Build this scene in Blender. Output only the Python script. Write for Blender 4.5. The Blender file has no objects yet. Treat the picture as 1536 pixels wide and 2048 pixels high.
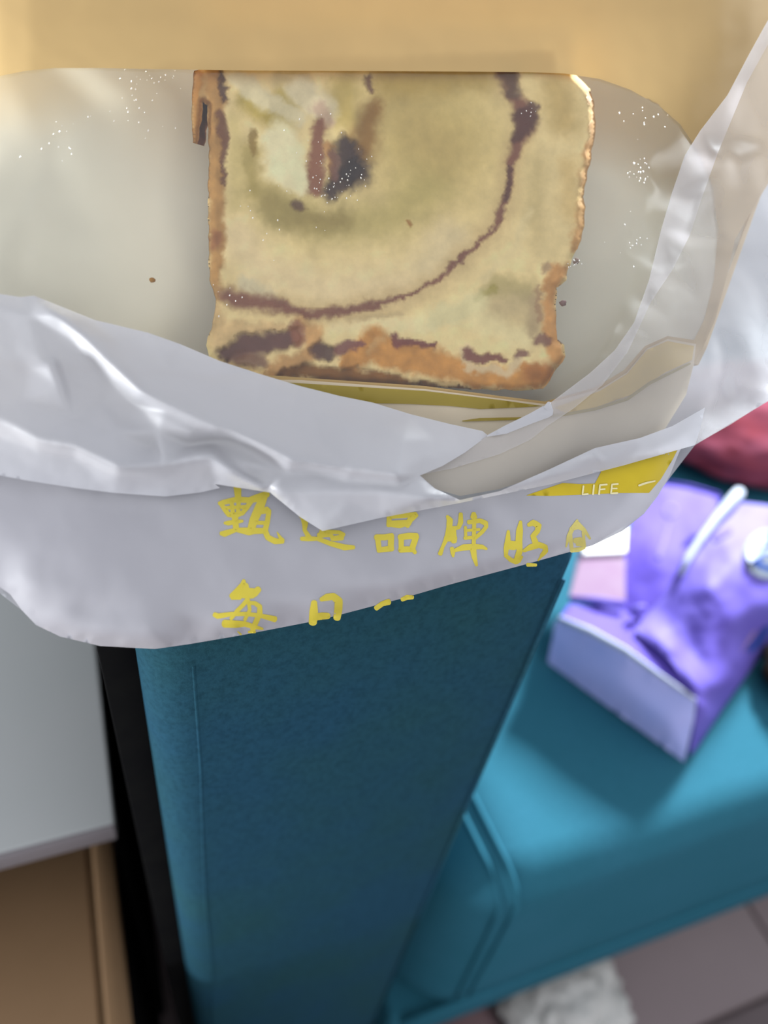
import bpy, bmesh, math, random
import numpy as np
from mathutils import Vector, Matrix, noise
from mathutils.geometry import delaunay_2d_cdt
from mathutils.bvhtree import BVHTree

random.seed(7)
SC = bpy.context.scene
COL = SC.collection
V = Vector

# ------------------------------------------------------------------ camera, light, exposure
CAM = V((0.0, 0.0, 0.81))
_R = np.array([[0.93545814, -0.33085515, 0.12430988],
               [-0.14326741, -0.67648929, -0.72238265],
               [0.32309832, 0.65794917, -0.68022817]])   # rows: camera right / down / forward expressed in the room's x y z
RIGHT, DOWN, FWD = V(_R[0]), V(_R[1]), V(_R[2])
FPX = 1538.0
cam_data = bpy.data.cameras.new('camera')
cam_data.sensor_fit = 'VERTICAL'
cam_data.sensor_height = 24.0
cam_data.lens = FPX / 2048 * 24.0
cam_data.clip_start = 0.01
cam_data.dof.use_dof = True
cam_data.dof.focus_distance = 0.196
cam_data.dof.aperture_fstop = 4.4
cam = bpy.data.objects.new('camera', cam_data)
COL.objects.link(cam)
m = Matrix.Identity(4)
for i in range(3):
    m[i][0], m[i][1], m[i][2], m[i][3] = RIGHT[i], -DOWN[i], -FWD[i], CAM[i]
cam.matrix_world = m
SC.camera = cam

world = bpy.data.worlds.new('room_light')
SC.world = world
world.use_nodes = True
bg = world.node_tree.nodes['Background']
bg.inputs[0].default_value = (0.91, 0.94, 1.0, 1)
bg.inputs[1].default_value = 1.18


def area_light(name, loc, target, sx, sy, power, col):
    d = bpy.data.lights.new(name, 'AREA')
    d.shape = 'RECTANGLE'
    d.size, d.size_y, d.energy, d.color = sx, sy, power, col
    o = bpy.data.objects.new(name, d)
    COL.objects.link(o)
    o.location = loc
    o.rotation_euler = (V(target) - V(loc)).to_track_quat('-Z', 'Y').to_euler()
    return o


KEY = V((0.64, 0.56, 0.53)).normalized()
area_light('window_daylight', V((0.3, 0.2, 0.4)) + KEY * 2.3, (0.3, 0.2, 0.4), 0.34, 0.46, 270, (0.88, 0.95, 1.0))

area_light('side_fill', (-1.6, 0.10, 0.42), (0.0, 0.13, 0.45), 0.3, 0.4, 40, (0.95, 0.98, 1.0))  # added fill lamp brightening the armrest's left edge; no window seen there

SC.view_settings.view_transform = 'Standard'
SC.view_settings.look = 'None'
SC.view_settings.gamma = 1.0
SC.view_settings.use_curve_mapping = False
SC.view_settings.exposure = 0.1
SC.cycles.use_denoising = True
SC.cycles.transparent_max_bounces = 24
SC.cycles.max_bounces = 12
SC.cycles.transmission_bounces = 8
SC.cycles.caustics_refractive = False
SC.cycles.caustics_reflective = False

# ------------------------------------------------------------------ helpers


def lin(r, g, b):
    def f(c):
        c /= 255.0
        return c / 12.92 if c <= 0.04045 else ((c + 0.055) / 1.055) ** 2.4
    return (f(r), f(g), f(b), 1.0)


def ray(px, py):
    return RIGHT * ((px - 768) / FPX) + DOWN * ((py - 1024) / FPX) + FWD


def at(px, py, z):
    """point of the room at height z"""
    r = ray(px, py)
    return CAM + r * ((z - CAM.z) / r.z)


# the bag leans over the armrest: its own plane, u along the armrest edge
BN = V((-0.14, -0.66, 0.735)).normalized()
_r0 = ray(740, 1190)
BP = CAM + _r0 * (0.111 / _r0.y)
_k = BN.dot(BP - CAM)


def on_bag(px, py, h):
    """point on the bag's plane raised by h millimetres along its normal"""
    r = ray(px, py)
    return CAM + r * ((_k + h * 0.001) / BN.dot(r))


def link(name, me, parent=None, mats=()):
    o = bpy.data.objects.new(name, me)
    COL.objects.link(o)
    if not isinstance(mats, (list, tuple)):
        mats = [mats]
    for mm in mats:
        me.materials.append(mm)
    if parent is not None:
        o.parent = parent
        o.matrix_parent_inverse = Matrix.Translation(-parent.location)
    return o


def thing(name, label, cat, loc=(0, 0, 0), group=None):
    o = bpy.data.objects.new(name, None)
    o.empty_display_size = 0.02
    COL.objects.link(o)
    o.location = loc
    tag(o, label, cat, group)
    return o


def tag(o, label, cat, group=None):
    o['label'] = label
    o['category'] = cat
    if group:
        o['group'] = group


def smooth(o, on=True):
    for p in o.data.polygons:
        p.use_smooth = on
    return o


def box(name, lo, hi, mat, parent=None, bevel=0.002, seg=2):
    bm = bmesh.new()
    bmesh.ops.create_cube(bm, size=1)
    for v in bm.verts:
        v.co = V([lo[i] + (v.co[i] + 0.5) * (hi[i] - lo[i]) for i in range(3)])
    if bevel:
        bmesh.ops.bevel(bm, geom=bm.edges[:], offset=bevel, segments=seg, affect='EDGES', profile=0.5)
    me = bpy.data.meshes.new(name)
    bm.to_mesh(me)
    bm.free()
    o = link(name, me, parent, mat)
    return smooth(o) if bevel else o


def tube(name, pts, rad, mat, parent=None, n=8):
    vs, fs = [], []
    pts = [V(p) for p in pts]
    for i, p in enumerate(pts):
        d = (pts[min(i + 1, len(pts) - 1)] - pts[max(i - 1, 0)]).normalized()
        a = d.cross(V((0, 0, 1)) if abs(d.z) < 0.9 else V((1, 0, 0))).normalized()
        b = d.cross(a)
        r = rad[i] if isinstance(rad, (list, tuple)) else rad
        for k in range(n):
            t = 2 * math.pi * k / n
            vs.append(p + (a * math.cos(t) + b * math.sin(t)) * r)
    for i in range(len(pts) - 1):
        for k in range(n):
            fs.append((i * n + k, i * n + (k + 1) % n, (i + 1) * n + (k + 1) % n, (i + 1) * n + k))
    fs.append(tuple(range(n))[::-1])
    fs.append(tuple(range((len(pts) - 1) * n, len(pts) * n)))
    me = bpy.data.meshes.new(name)
    me.from_pydata(vs, [], fs)
    return smooth(link(name, me, parent, mat))


def fbm(p, scale, octaves=3, seed=0.0):
    return noise.fractal(V((p[0] * scale + seed, p[1] * scale - seed * 0.7, seed * 1.3)), 1.0, 2.0, octaves)


def inside(poly, pts):
    """even-odd test of many points"""
    x, y = pts[:, 0], pts[:, 1]
    res = np.zeros(len(pts), bool)
    n = len(poly)
    for i in range(n):
        x1, y1 = poly[i][:2]
        x2, y2 = poly[(i + 1) % n][:2]
        if y1 == y2:
            continue
        c = ((y1 > y) != (y2 > y)) & (x < (x2 - x1) * (y - y1) / (y2 - y1) + x1)
        res ^= c
    return res


def seg_dist(poly, pts, closed=False):
    """distance of many points to a polyline and the parameter along it"""
    best = np.full(len(pts), 1e9)
    par = np.zeros(len(pts))
    n = len(poly)
    tot = n if closed else n - 1
    for i in range(tot):
        a = np.array(poly[i][:2], float)
        b = np.array(poly[(i + 1) % n][:2], float)
        d = b - a
        t = np.clip(((pts - a) @ d) / max(d @ d, 1e-9), 0, 1)
        q = np.hypot(*(pts - a - t[:, None] * d).T)
        u = q < best
        best[u] = q[u]
        par[u] = (i + t[u])
    return best, par


def densify(poly, step, closed=True):
    out = []
    n = len(poly)
    for i in range(n if closed else n - 1):
        a = np.array(poly[i], float)
        b = np.array(poly[(i + 1) % n], float)
        k = max(1, int(np.hypot(*(b - a)[:2]) / step))
        for j in range(k):
            out.append(a + (b - a) * j / k)
    if not closed:
        out.append(np.array(poly[-1], float))
    return np.array(out, float)


def tin(ctrl, ridges=()):
    """piecewise linear surface through control points (x, y, h); ridge lines stay edges"""
    pts = list(ctrl)
    ed = []
    for rl in ridges:
        n0 = len(pts)
        pts += list(rl)
        ed += [(n0 + i, n0 + i + 1) for i in range(len(rl) - 1)]
    vo, _, fo, ov, _, _ = delaunay_2d_cdt([V(c[:2]) for c in pts], ed, [], 0, 1e-4)
    known = [pts[i] for o in ov for i in o[:1] if i < len(pts)]
    hs_ = []
    for v, o in zip(vo, ov):
        if o:
            hs_.append(pts[o[0]][2])
        else:                                   # two ridges crossing: the nearest known height
            hs_.append(min(known, key=lambda q: (q[0] - v.x) ** 2 + (q[1] - v.y) ** 2)[2])
    return BVHTree.FromPolygons([V((v.x, v.y, h)) for v, h in zip(vo, hs_)], [tuple(f) for f in fo])


def height(bvh, x, y, default=0.0):
    hit = bvh.ray_cast(V((x, y, 500)), V((0, 0, -1)))
    return hit[0].z if hit[0] is not None else default


class Sheet:
    """A crumpled sheet: outline and control points give facets, creases stay crisp."""

    def __init__(self, outline, ctrl, step=9, smooth_n=3, wrinkle=0.0, wscale=0.02, holes=(), seed=0.0, edge_drop=0.0, ridges=()):
        full = [tuple(p) for p in outline if len(p) > 2] + list(ctrl)
        base = tin(full, ridges)
        nn = [p for p in full]

        def hz(x, y):
            h = base.ray_cast(V((x, y, 500)), V((0, 0, -1)))[0]
            if h is not None:
                return h.z
            return min(nn, key=lambda q: (q[0] - x) ** 2 + (q[1] - y) ** 2)[2]
        ring3 = densify([(tuple(p) + (0.0,))[:3] for p in outline], step)
        ring = ring3[:, :2]
        rings = [ring] + [densify(h, step) for h in holes]
        xs = [p[0] for p in outline]
        ys = [p[1] for p in outline]
        gx, gy = np.meshgrid(np.arange(float(min(xs)), max(xs), step), np.arange(float(min(ys)), max(ys), step * 0.87))
        gx[1::2] += step / 2
        g = np.c_[gx.ravel(), gy.ravel()]
        g = g[inside(outline, g)]
        for h in holes:
            g = g[~inside(h, g)]
        for r in rings:
            g = g[seg_dist(r, g, True)[0] > step * 0.55]
        pts, edges, k = [], [], 0
        for r in rings:
            n = len(r)
            edges += [(k + i, k + (i + 1) % n) for i in range(n)]
            pts += [V(p) for p in r]
            k += n
        pts += [V(p) for p in g]
        vo, _, fo, ov, _, _ = delaunay_2d_cdt(pts, edges, [], 0, 1e-5)
        tri = np.array([f for f in fo])
        xy = np.array([(v.x, v.y) for v in vo])
        cen = xy[tri].mean(1)
        keep = inside(ring, cen)
        for h in holes:
            keep &= ~inside(h, cen)
        tri = tri[keep]
        h = np.array([ring3[min(o)][2] if (o and min(o) < len(ring3)) else hz(x, y) for (x, y), o in zip(xy, ov)])
        nb = [set() for _ in xy]
        for a, b, c in tri:
            nb[a] |= {b, c}
            nb[b] |= {a, c}
            nb[c] |= {a, b}
        bd, _ = seg_dist(ring, xy, True)
        fixed = bd < 0.01
        nb = [list(s) for s in nb]
        for _ in range(smooth_n):
            h2 = h.copy()
            for i, s in enumerate(nb):
                if s and not fixed[i]:
                    h2[i] = 0.4 * h[i] + 0.6 * np.mean(h[s])
            h = h2
        if wrinkle:
            w = np.array([fbm(p, wscale, 4, seed) for p in xy])
            h = h + wrinkle * w * np.minimum(1, bd / 40 + 0.25)
        if edge_drop:
            h = h - edge_drop * np.clip(1 - bd / 16, 0, 1) ** 2
        self.xy, self.h, self.tri = xy, h, tri
        self.bvh = BVHTree.FromPolygons([V((p[0], p[1], q)) for p, q in zip(xy, h)], [tuple(int(i) for i in t) for t in tri])

    def height(self, x, y):
        hit = self.bvh.ray_cast(V((x, y, 500)), V((0, 0, -1)))
        if hit[0] is None:
            c = self.bvh.find_nearest(V((x, y, 0)))
            return c[0].z
        return hit[0].z

    def build(self, name, mat, parent, mapf=on_bag):
        me = bpy.data.meshes.new(name)
        me.from_pydata([mapf(p[0], p[1], q) for p, q in zip(self.xy, self.h)], [], [tuple(int(i) for i in t[::-1]) for t in self.tri])
        return smooth(link(name, me, parent, mat))


def brush(strokes):
    """brush strokes -> triangles in 2D; a stroke is a list of (x, y, width)"""
    vs, fs = [], []
    for st in strokes:
        p = densify(st, 3.0, False)
        n0 = len(vs)
        for i in range(len(p)):
            d = p[min(i + 1, len(p) - 1)][:2] - p[max(i - 1, 0)][:2]
            d /= max(np.hypot(*d), 1e-6)
            nr = np.array([-d[1], d[0]]) * p[i][2] / 2
            for s in (-1, -0.33, 0.33, 1):
                q = p[i][:2] + nr * s
                vs.append((q[0], q[1]))
        for i in range(len(p) - 1):
            for k in range(3):
                a = n0 + i * 4 + k
                fs.append((a, a + 1, a + 5, a + 4))
        for e, sg in ((0, -1), (len(p) - 1, 1)):     # round brush ends
            d = (p[min(e + 1, len(p) - 1)][:2] - p[max(e - 1, 0)][:2])
            d /= max(np.hypot(*d), 1e-6)
            c = len(vs)
            r = p[e][2] / 2
            vs.append(tuple(p[e][:2]))
            for j in range(9):
                t = math.pi * (j / 8 - 0.5)
                q = p[e][:2] + sg * d * math.cos(t) * r * 0.7 + np.array([-d[1], d[0]]) * math.sin(t) * r
                vs.append(tuple(q))
            for j in range(8):
                fs.append((c, c + 1 + j, c + 2 + j))
    return vs, fs


def printed(name, strokes, sheet, mat, parent, lift=0.12, mapf=on_bag):
    vs, fs = brush(strokes)
    me = bpy.data.meshes.new(name)
    me.from_pydata([mapf(x, y, sheet.height(x, y) + lift) for x, y in vs], [], fs)
    return smooth(link(name, me, parent, mat))


def zoomed(ox, oy, s, strokes, wmul=1.0):
    return [[(ox + p[0] / s, oy + p[1] / s, p[2] / s * wmul) for p in st] for st in strokes]


# ------------------------------------------------------------------ materials


def nodes(name):
    mt = bpy.data.materials.new(name)
    mt.use_nodes = True
    nt = mt.node_tree
    nt.nodes.clear()
    out = nt.nodes.new('ShaderNodeOutputMaterial')
    return mt, nt, out


def add(nt, kind, **kw):
    n = nt.nodes.new(kind)
    for k, v in kw.items():
        if k.startswith('i_'):
            key = k[2:].replace('_', ' ')
            n.inputs[int(key) if key.isdigit() else key].default_value = v
        else:
            setattr(n, k, v)
    return n


def tex(nt, scale, detail=4, rough=0.6, obj=True):
    tc = add(nt, 'ShaderNodeTexCoord')
    n = add(nt, 'ShaderNodeTexNoise', i_Scale=scale, i_Detail=detail, i_Roughness=rough)
    nt.links.new(tc.outputs['Object'], n.inputs['Vector'])
    return n


def ramp(nt, src, stops):
    r = add(nt, 'ShaderNodeValToRGB')
    e = r.color_ramp.elements
    while len(e) < len(stops):
        e.new(0.5)
    for k, (p, c) in zip(e, stops):
        k.position, k.color = p, c
    nt.links.new(src, r.inputs[0])
    return r


def bump(nt, src, strength, dist):
    b = add(nt, 'ShaderNodeBump', i_Strength=strength, i_Distance=dist)
    nt.links.new(src, b.inputs['Height'])
    return b


def plain(name, c1, c2=None, scale=60, rough=0.6, bstr=0.0, bdist=0.001, sheen=0.0, coat=0.0, spec=0.2, bscale=None):
    mt, nt, out = nodes(name)
    p = add(nt, 'ShaderNodeBsdfPrincipled', i_Roughness=rough)
    p.inputs['Specular IOR Level'].default_value = spec
    p.inputs['Sheen Weight'].default_value = sheen
    p.inputs['Coat Weight'].default_value = coat
    n = tex(nt, scale)
    r = ramp(nt, n.outputs[0], [(0.3, c1), (0.7, c2 or c1)])
    nt.links.new(r.outputs[0], p.inputs['Base Color'])
    if bstr:
        nb = tex(nt, bscale or scale * 3)
        b = bump(nt, nb.outputs[0], bstr, bdist)
        nt.links.new(b.outputs[0], p.inputs['Normal'])
    nt.links.new(p.outputs[0], out.inputs[0])
    return mt


def film(name, col, alpha, trans=0.5, rough=0.52, gloss=0.08, bstr=0.12, bscale=45):
    """thin plastic: see-through share, scattered light through it, soft gloss"""
    mt, nt, out = nodes(name)
    nb = tex(nt, bscale, 3, 0.5)
    b = bump(nt, nb.outputs[0], bstr, 0.004)
    d = add(nt, 'ShaderNodeBsdfDiffuse', i_Color=col)
    t = add(nt, 'ShaderNodeBsdfTranslucent', i_Color=col)
    g = add(nt, 'ShaderNodeBsdfGlossy', i_Roughness=rough, i_Color=(1, 1, 1, 1))
    tr = add(nt, 'ShaderNodeBsdfTransparent')
    m1 = add(nt, 'ShaderNodeMixShader', i_0=trans)
    m2 = add(nt, 'ShaderNodeMixShader', i_0=1 - alpha)
    m3 = add(nt, 'ShaderNodeMixShader')
    lw = add(nt, 'ShaderNodeFresnel', i_IOR=1.5)
    mu = add(nt, 'ShaderNodeMath', operation='MULTIPLY', i_1=gloss / 0.04)
    mu.use_clamp = True
    L = nt.links.new
    for n in (d, t, g, lw):
        L(b.outputs[0], n.inputs['Normal'])
    L(d.outputs[0], m1.inputs[1])
    L(t.outputs[0], m1.inputs[2])
    L(m1.outputs[0], m2.inputs[1])
    L(tr.outputs[0], m2.inputs[2])
    L(lw.outputs[0], mu.inputs[0])
    L(mu.outputs[0], m3.inputs[0])
    L(m2.outputs[0], m3.inputs[1])
    L(g.outputs[0], m3.inputs[2])
    L(m3.outputs[0], out.inputs[0])
    return mt


def velvet(name, c1, c2, speck):
    mt, nt, out = nodes(name)
    p = add(nt, 'ShaderNodeBsdfPrincipled', i_Roughness=0.85)
    p.inputs['Specular IOR Level'].default_value = 0.04
    p.inputs['Sheen Weight'].default_value = 0.0
    p.inputs['Sheen Roughness'].default_value = 0.5
    p.inputs['Sheen Tint'].default_value = (0.6, 0.9, 1.0, 1)
    big = tex(nt, 16, 4, 0.55)
    r = ramp(nt, big.outputs[0], [(0.35, c1), (0.65, c2)])
    fine = tex(nt, 520, 4, 0.7)
    r2 = ramp(nt, fine.outputs[0], [(0.32, speck), (0.52, (1, 1, 1, 1)), (0.75, (1.25, 1.25, 1.25, 1))])
    mx = add(nt, 'ShaderNodeMixRGB', blend_type='MULTIPLY', i_0=0.65)
    nt.links.new(r.outputs[0], mx.inputs[1])
    nt.links.new(r2.outputs[0], mx.inputs[2])
    nt.links.new(mx.outputs[0], p.inputs['Base Color'])
    b = bump(nt, fine.outputs[0], 0.25, 0.001)
    nt.links.new(b.outputs[0], p.inputs['Normal'])
    nt.links.new(p.outputs[0], out.inputs[0])
    return mt


def vcol(name, rough=0.75, bscale=160, bstr=0.5, spec=0.25, coat=0.0):
    """colour from the painted albedo attribute, porous relief"""
    mt, nt, out = nodes(name)
    p = add(nt, 'ShaderNodeBsdfPrincipled', i_Roughness=rough)
    p.inputs['Specular IOR Level'].default_value = spec
    p.inputs['Coat Weight'].default_value = coat
    p.inputs['Subsurface Weight'].default_value = 0.0
    a = add(nt, 'ShaderNodeAttribute', attribute_name='albedo')
    n = tex(nt, 260, 5, 0.7)
    r = ramp(nt, n.outputs[0], [(0.3, (0.95, 0.95, 0.94, 1)), (0.7, (1.08, 1.08, 1.08, 1))])
    mx = add(nt, 'ShaderNodeMixRGB', blend_type='MULTIPLY', i_0=1.0)
    nt.links.new(a.outputs[0], mx.inputs[1])
    nt.links.new(r.outputs[0], mx.inputs[2])
    nt.links.new(mx.outputs[0], p.inputs['Base Color'])
    nb = tex(nt, bscale, 6, 0.65)
    b = bump(nt, nb.outputs[0], bstr, 0.0015)
    nt.links.new(b.outputs[0], p.inputs['Normal'])
    nt.links.new(p.outputs[0], out.inputs[0])
    return mt


def paper(name, col, trans=0.3, rough=0.5):
    mt, nt, out = nodes(name)
    n = tex(nt, 30, 3)
    c2 = tuple(min(1, c * 1.05) for c in col[:3]) + (1,)
    r = ramp(nt, n.outputs[0], [(0.35, col), (0.65, c2)])
    p = add(nt, 'ShaderNodeBsdfPrincipled', i_Roughness=rough)
    p.inputs['Specular IOR Level'].default_value = 0.3
    t = add(nt, 'ShaderNodeBsdfTranslucent')
    mm = add(nt, 'ShaderNodeMixShader', i_0=trans)
    nt.links.new(r.outputs[0], p.inputs['Base Color'])
    nt.links.new(r.outputs[0], t.inputs['Color'])
    nt.links.new(p.outputs[0], mm.inputs[1])
    nt.links.new(t.outputs[0], mm.inputs[2])
    nt.links.new(mm.outputs[0], out.inputs[0])
    return mt


M_FILM = film('white_plastic_film', (0.54, 0.54, 0.58, 1), 0.95, 0.42)
M_FILM_TEXT = film('white_printed_film', (0.48, 0.47, 0.51, 1), 0.96, 0.40, gloss=0.05)
M_FILM_THIN = film('thin_plastic_film', (0.61, 0.57, 0.56, 1), 0.24, 0.45, bstr=0.2)
M_FILM_BAND = film('doubled_film_edge', (0.58, 0.55, 0.59, 1), 0.36, 0.45, bstr=0.2)
M_INK = plain('yellow_ink', (0.50, 0.41, 0.04, 1), (0.55, 0.45, 0.055, 1), 90, 0.45)
M_INK_DARK = plain('yellow_ink_solid', (0.46, 0.34, 0.012, 1), (0.51, 0.38, 0.016, 1), 60, 0.35)
M_INK_PALE = plain('pale_ink', (0.52, 0.45, 0.13, 1), None, 60, 0.5)
M_INK_LETTER = plain('cream_ink', (0.66, 0.60, 0.34, 1), None, 60, 0.5)
M_PAPER = paper('yellow_kraft_paper', (0.50, 0.345, 0.15, 1), 0.25)
M_BACK = paper('cream_backing', (0.84, 0.79, 0.62, 1), 0.3, 0.5)
M_SEAM = paper('cream_seam', (0.72, 0.62, 0.46, 1), 0.3)
M_BAND = paper('mustard_print', (0.32, 0.24, 0.04, 1), 0.2, 0.35)
M_CORNER = paper('mustard_corner_print', (0.66, 0.46, 0.09, 1), 0.2)
M_CLEAR = film('clear_window_film', (0.6, 0.6, 0.6, 1), 0.035, 0.3, rough=0.2, gloss=0.03, bstr=0.1, bscale=35)
M_DROP = film('water_droplets', (0.8, 0.8, 0.74, 1), 0.2, 0.3, rough=0.12, gloss=0.09, bstr=0.0)
M_CRUMB = vcol('bread_crumb', 0.9, 110, 0.22, 0.1)
M_CRUST = vcol('baked_crust', 0.7, 110, 0.25, 0.2)
M_PASTE = vcol('bean_paste', 0.5, 160, 0.35, 0.3)
M_ARM = velvet('teal_velvet_arm', (0.015, 0.056, 0.072, 1), (0.014, 0.054, 0.090, 1), (0.6, 0.64, 0.64, 1))  # same velvet as the seat, darkened: shade of the upright front in the colour
M_SEAT = velvet('teal_velvet_seat', (0.021, 0.107, 0.152, 1), (0.024, 0.112, 0.162, 1), (0.85, 0.87, 0.87, 1))  # same velvet as the armrest, lighter: brightness of the lit seat in the colour
M_PIPE = plain('teal_piping', (0.02, 0.09, 0.13, 1), None, 100, 0.7)
M_BLACK = plain('black_parts_and_gap_shade', (0.0025, 0.0025, 0.003, 1), (0.004, 0.004, 0.004, 1), 80, 0.9, spec=0.03)  # black of feet and cabinet; also paints the shade beside the armrest
M_WHITE = plain('white_laminate', (0.37, 0.39, 0.39, 1), (0.40, 0.41, 0.41, 1), 8, 0.4)
M_EDGE = plain('grey_edge_band', (0.20, 0.18, 0.19, 1), None, 40, 0.5)
M_BROWN = plain('brown_board', (0.25, 0.152, 0.08, 1), (0.27, 0.165, 0.088, 1), 20, 0.55)
M_BROWN_D = plain('brown_board_recess', (0.22, 0.135, 0.07, 1), (0.24, 0.15, 0.075, 1), 20, 0.55)
M_BORDER = plain('brown_border_strip', (0.16, 0.098, 0.052, 1), (0.18, 0.11, 0.058, 1), 20, 0.7, spec=0.1)
M_TILE = plain('mauve_floor_tile', (0.165, 0.128, 0.132, 1), (0.185, 0.146, 0.15, 1), 5, 0.4)
M_GROUT = plain('dark_grout', (0.12, 0.09, 0.09, 1), None, 40, 0.9)
M_WALL = plain('off_white_wall', (0.68, 0.66, 0.62, 1), (0.72, 0.70, 0.66, 1), 6, 0.9)
M_PURPLE = plain('purple_wrapper', (0.085, 0.055, 0.35, 1), (0.10, 0.065, 0.38, 1), 25, 0.6, 0.15, 0.003, spec=0.06, bscale=40)
M_PURPLE_L = plain('light_purple_wrapper', (0.105, 0.075, 0.37, 1), (0.125, 0.095, 0.40, 1), 18, 0.55, 0.15, 0.003, spec=0.08, bscale=40)
M_LAV = plain('pale_lavender_wrapper', (0.32, 0.36, 0.70, 1), (0.36, 0.37, 0.68, 1), 22, 0.4)
M_PWHITE = plain('white_wrapper_edge', (0.36, 0.39, 0.46, 1), None, 40, 0.6, spec=0.1)
M_TISSUE = plain('tissue_paper', (0.92, 0.92, 0.90, 1), None, 60, 0.9)
M_TISSUE_P = plain('tissue_block_side', (0.24, 0.15, 0.23, 1), (0.26, 0.18, 0.25, 1), 60, 0.9)
M_BLUE = plain('logo_blue', (0.010, 0.05, 0.26, 1), None, 40, 0.4)
M_LOGO = plain('logo_white', (0.24, 0.27, 0.32, 1), None, 40, 0.7, spec=0.05)
M_FAINT = plain('faint_print', (0.17, 0.13, 0.42, 1), None, 40, 0.8, spec=0.05)
M_RED = plain('red_pink_cloth', (0.16, 0.022, 0.030, 1), (0.20, 0.055, 0.090, 1), 22, 0.9, 0.2, 0.004, bscale=40, spec=0.05)
M_DARK = plain('dark_cloth', (0.003, 0.003, 0.005, 1), (0.012, 0.008, 0.006, 1), 35, 0.9, spec=0.03)
M_CRUMPLE = plain('white_carrier_film', (0.42, 0.41, 0.39, 1), (0.54, 0.53, 0.51, 1), 22, 0.5, 0.3, 0.004)
M_SLIP = plain('brown_slipper', (0.16, 0.10, 0.11, 1), (0.20, 0.13, 0.13, 1), 40, 0.6)
M_SOLE = plain('dark_sole', (0.02, 0.018, 0.02, 1), None, 40, 0.7)

# ------------------------------------------------------------------ room
floor = box('floor', (-1.4, -1.2, -0.05), (2.4, 2.45, -0.004), M_GROUT, None, 0)
floor['kind'] = 'structure'
tile_me = None
TS, GAP = 0.6, 0.004
for i in range(6):
    for j in range(6):
        x0 = 0.567 - 3 * TS + i * TS
        y0 = -1.15 + j * TS
        if tile_me is None:
            t = box('tile', (GAP / 2, GAP / 2, -0.0041), (TS - GAP / 2, TS - GAP / 2, 0), M_TILE, None, 0.001, 1)
            tile_me = t.data
        else:
            t = bpy.data.objects.new('tile', tile_me)
            COL.objects.link(t)
        t.location = (x0, y0, 0)
        t.parent = floor
wall = box('wall_back', (-1.4, 2.35, -0.05), (2.4, 2.45, 2.5), M_WALL, None, 0)
wall['kind'] = 'structure'
bb = box('baseboard_back', (-1.4, 2.335, 0.0), (2.4, 2.35, 0.09), M_PWHITE, None, 0.003)
bb['kind'] = 'structure'

# ------------------------------------------------------------------ sofa
ARM_Y, ARM_Z = 0.12, 0.662
AX0, AX1 = -0.001, 0.129
sofa = thing('sofa', 'teal velvet sofa with a narrow padded armrest under the carrier bag', 'sofa', (0.6, 0.45, 0))


def padded(name, x0, x1, y0, y1, z0, z1, r, mat, parent, bulge=0.0, ny=1, seg=5, cuts=6):
    bm = bmesh.new()
    bmesh.ops.create_cube(bm, size=1)
    for v in bm.verts:
        v.co = V((x0 if v.co.x < 0 else x1, y0 if v.co.y < 0 else y1, z0 if v.co.z < 0 else z1))
    bmesh.ops.bevel(bm, geom=bm.edges[:], offset=r, segments=seg, affect='EDGES', profile=0.5)
    me = bpy.data.meshes.new(name)
    bm.to_mesh(me)
    bm.free()
    return smooth(link(name, me, parent, mat))


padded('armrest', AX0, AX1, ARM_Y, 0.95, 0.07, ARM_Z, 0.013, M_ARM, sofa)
# armrest edge seams
tube('arm_seam', [(AX0 + 0.0135 - 0.0006 * k + 0.0005 * math.sin(k * 1.7), ARM_Y + 0.0003, 0.10 + (10 - k) * 0.054) for k in range(11)], 0.0006, M_ARM, sofa, 6)
tube('arm_seam', [(AX1 - 0.007, ARM_Y + 0.0002, 0.10 + k * 0.0545) for k in range(11)], 0.0007, M_ARM, sofa, 6)


# seat cushion: rounded front, left end tucked against the arm
def cushion_point(x, y, z):
    """the cushion's section rounds off towards its left end"""
    e = max(0.0, 1 - (x - 0.132) / 0.052)
    e = 1 - math.sqrt(max(0, 1 - e * e))
    ky = max(0.0, min(1.0, (0.45 - y) / 0.3))
    kz = max(0.0, min(1.0, (z - 0.20) / 0.15))
    return (x, y + 0.065 * e * ky, z - 0.070 * e * kz)


def seat_cushion():
    x0, x1, y0, y1, z0, z1 = 0.132, 1.35, 0.108, 0.81, 0.178, 0.392
    nx, prof = 60, []
    R = 0.024
    prof.append((y1, z1))
    for k in range(12):
        prof.append((y1 + (y0 + R - y1) * (k + 1) / 12, z1))
    for k in range(1, 11):
        a = math.pi / 2 * k / 10
        prof.append((y0 + R - R * math.sin(a), z1 - R + R * math.cos(a)))
    for k in range(1, 9):
        prof.append((y0, z1 - R + (z0 + 0.012 - z1 + R) * k / 8))
    prof += [(y0 + 0.004, z0 + 0.004), (y0 + 0.012, z0), (y1, z0)]
    vs, fs = [], []
    n = len(prof)
    xs = [x0 + (x1 - x0) * (k / nx) ** 2.0 for k in range(nx + 1)]
    for x in xs:
        for (y, z) in prof:
            q = cushion_point(x, y, z)
            w = 0.0007 * noise.fractal(V((x * 14, y * 14, z * 14)), 1, 2, 2)
            vs.append((x, q[1] + (w if y < y0 + R else 0), q[2] + (w if z > z1 - R else 0)))
    for i in range(nx):
        for k in range(n - 1):
            a = i * n + k
            fs.append((a, a + 1, a + n + 1, a + n))
        fs.append((i * n + n - 1, i * n, i * n + n, i * n + 2 * n - 1))
    fs.append(tuple(range(n))[::-1])
    fs.append(tuple(nx * n + k for k in range(n)))
    me = bpy.data.meshes.new('seat_cushion')
    me.from_pydata(vs, [], fs)
    return smooth(link('seat_cushion', me, sofa, M_SEAT))


seat_cushion()
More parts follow.
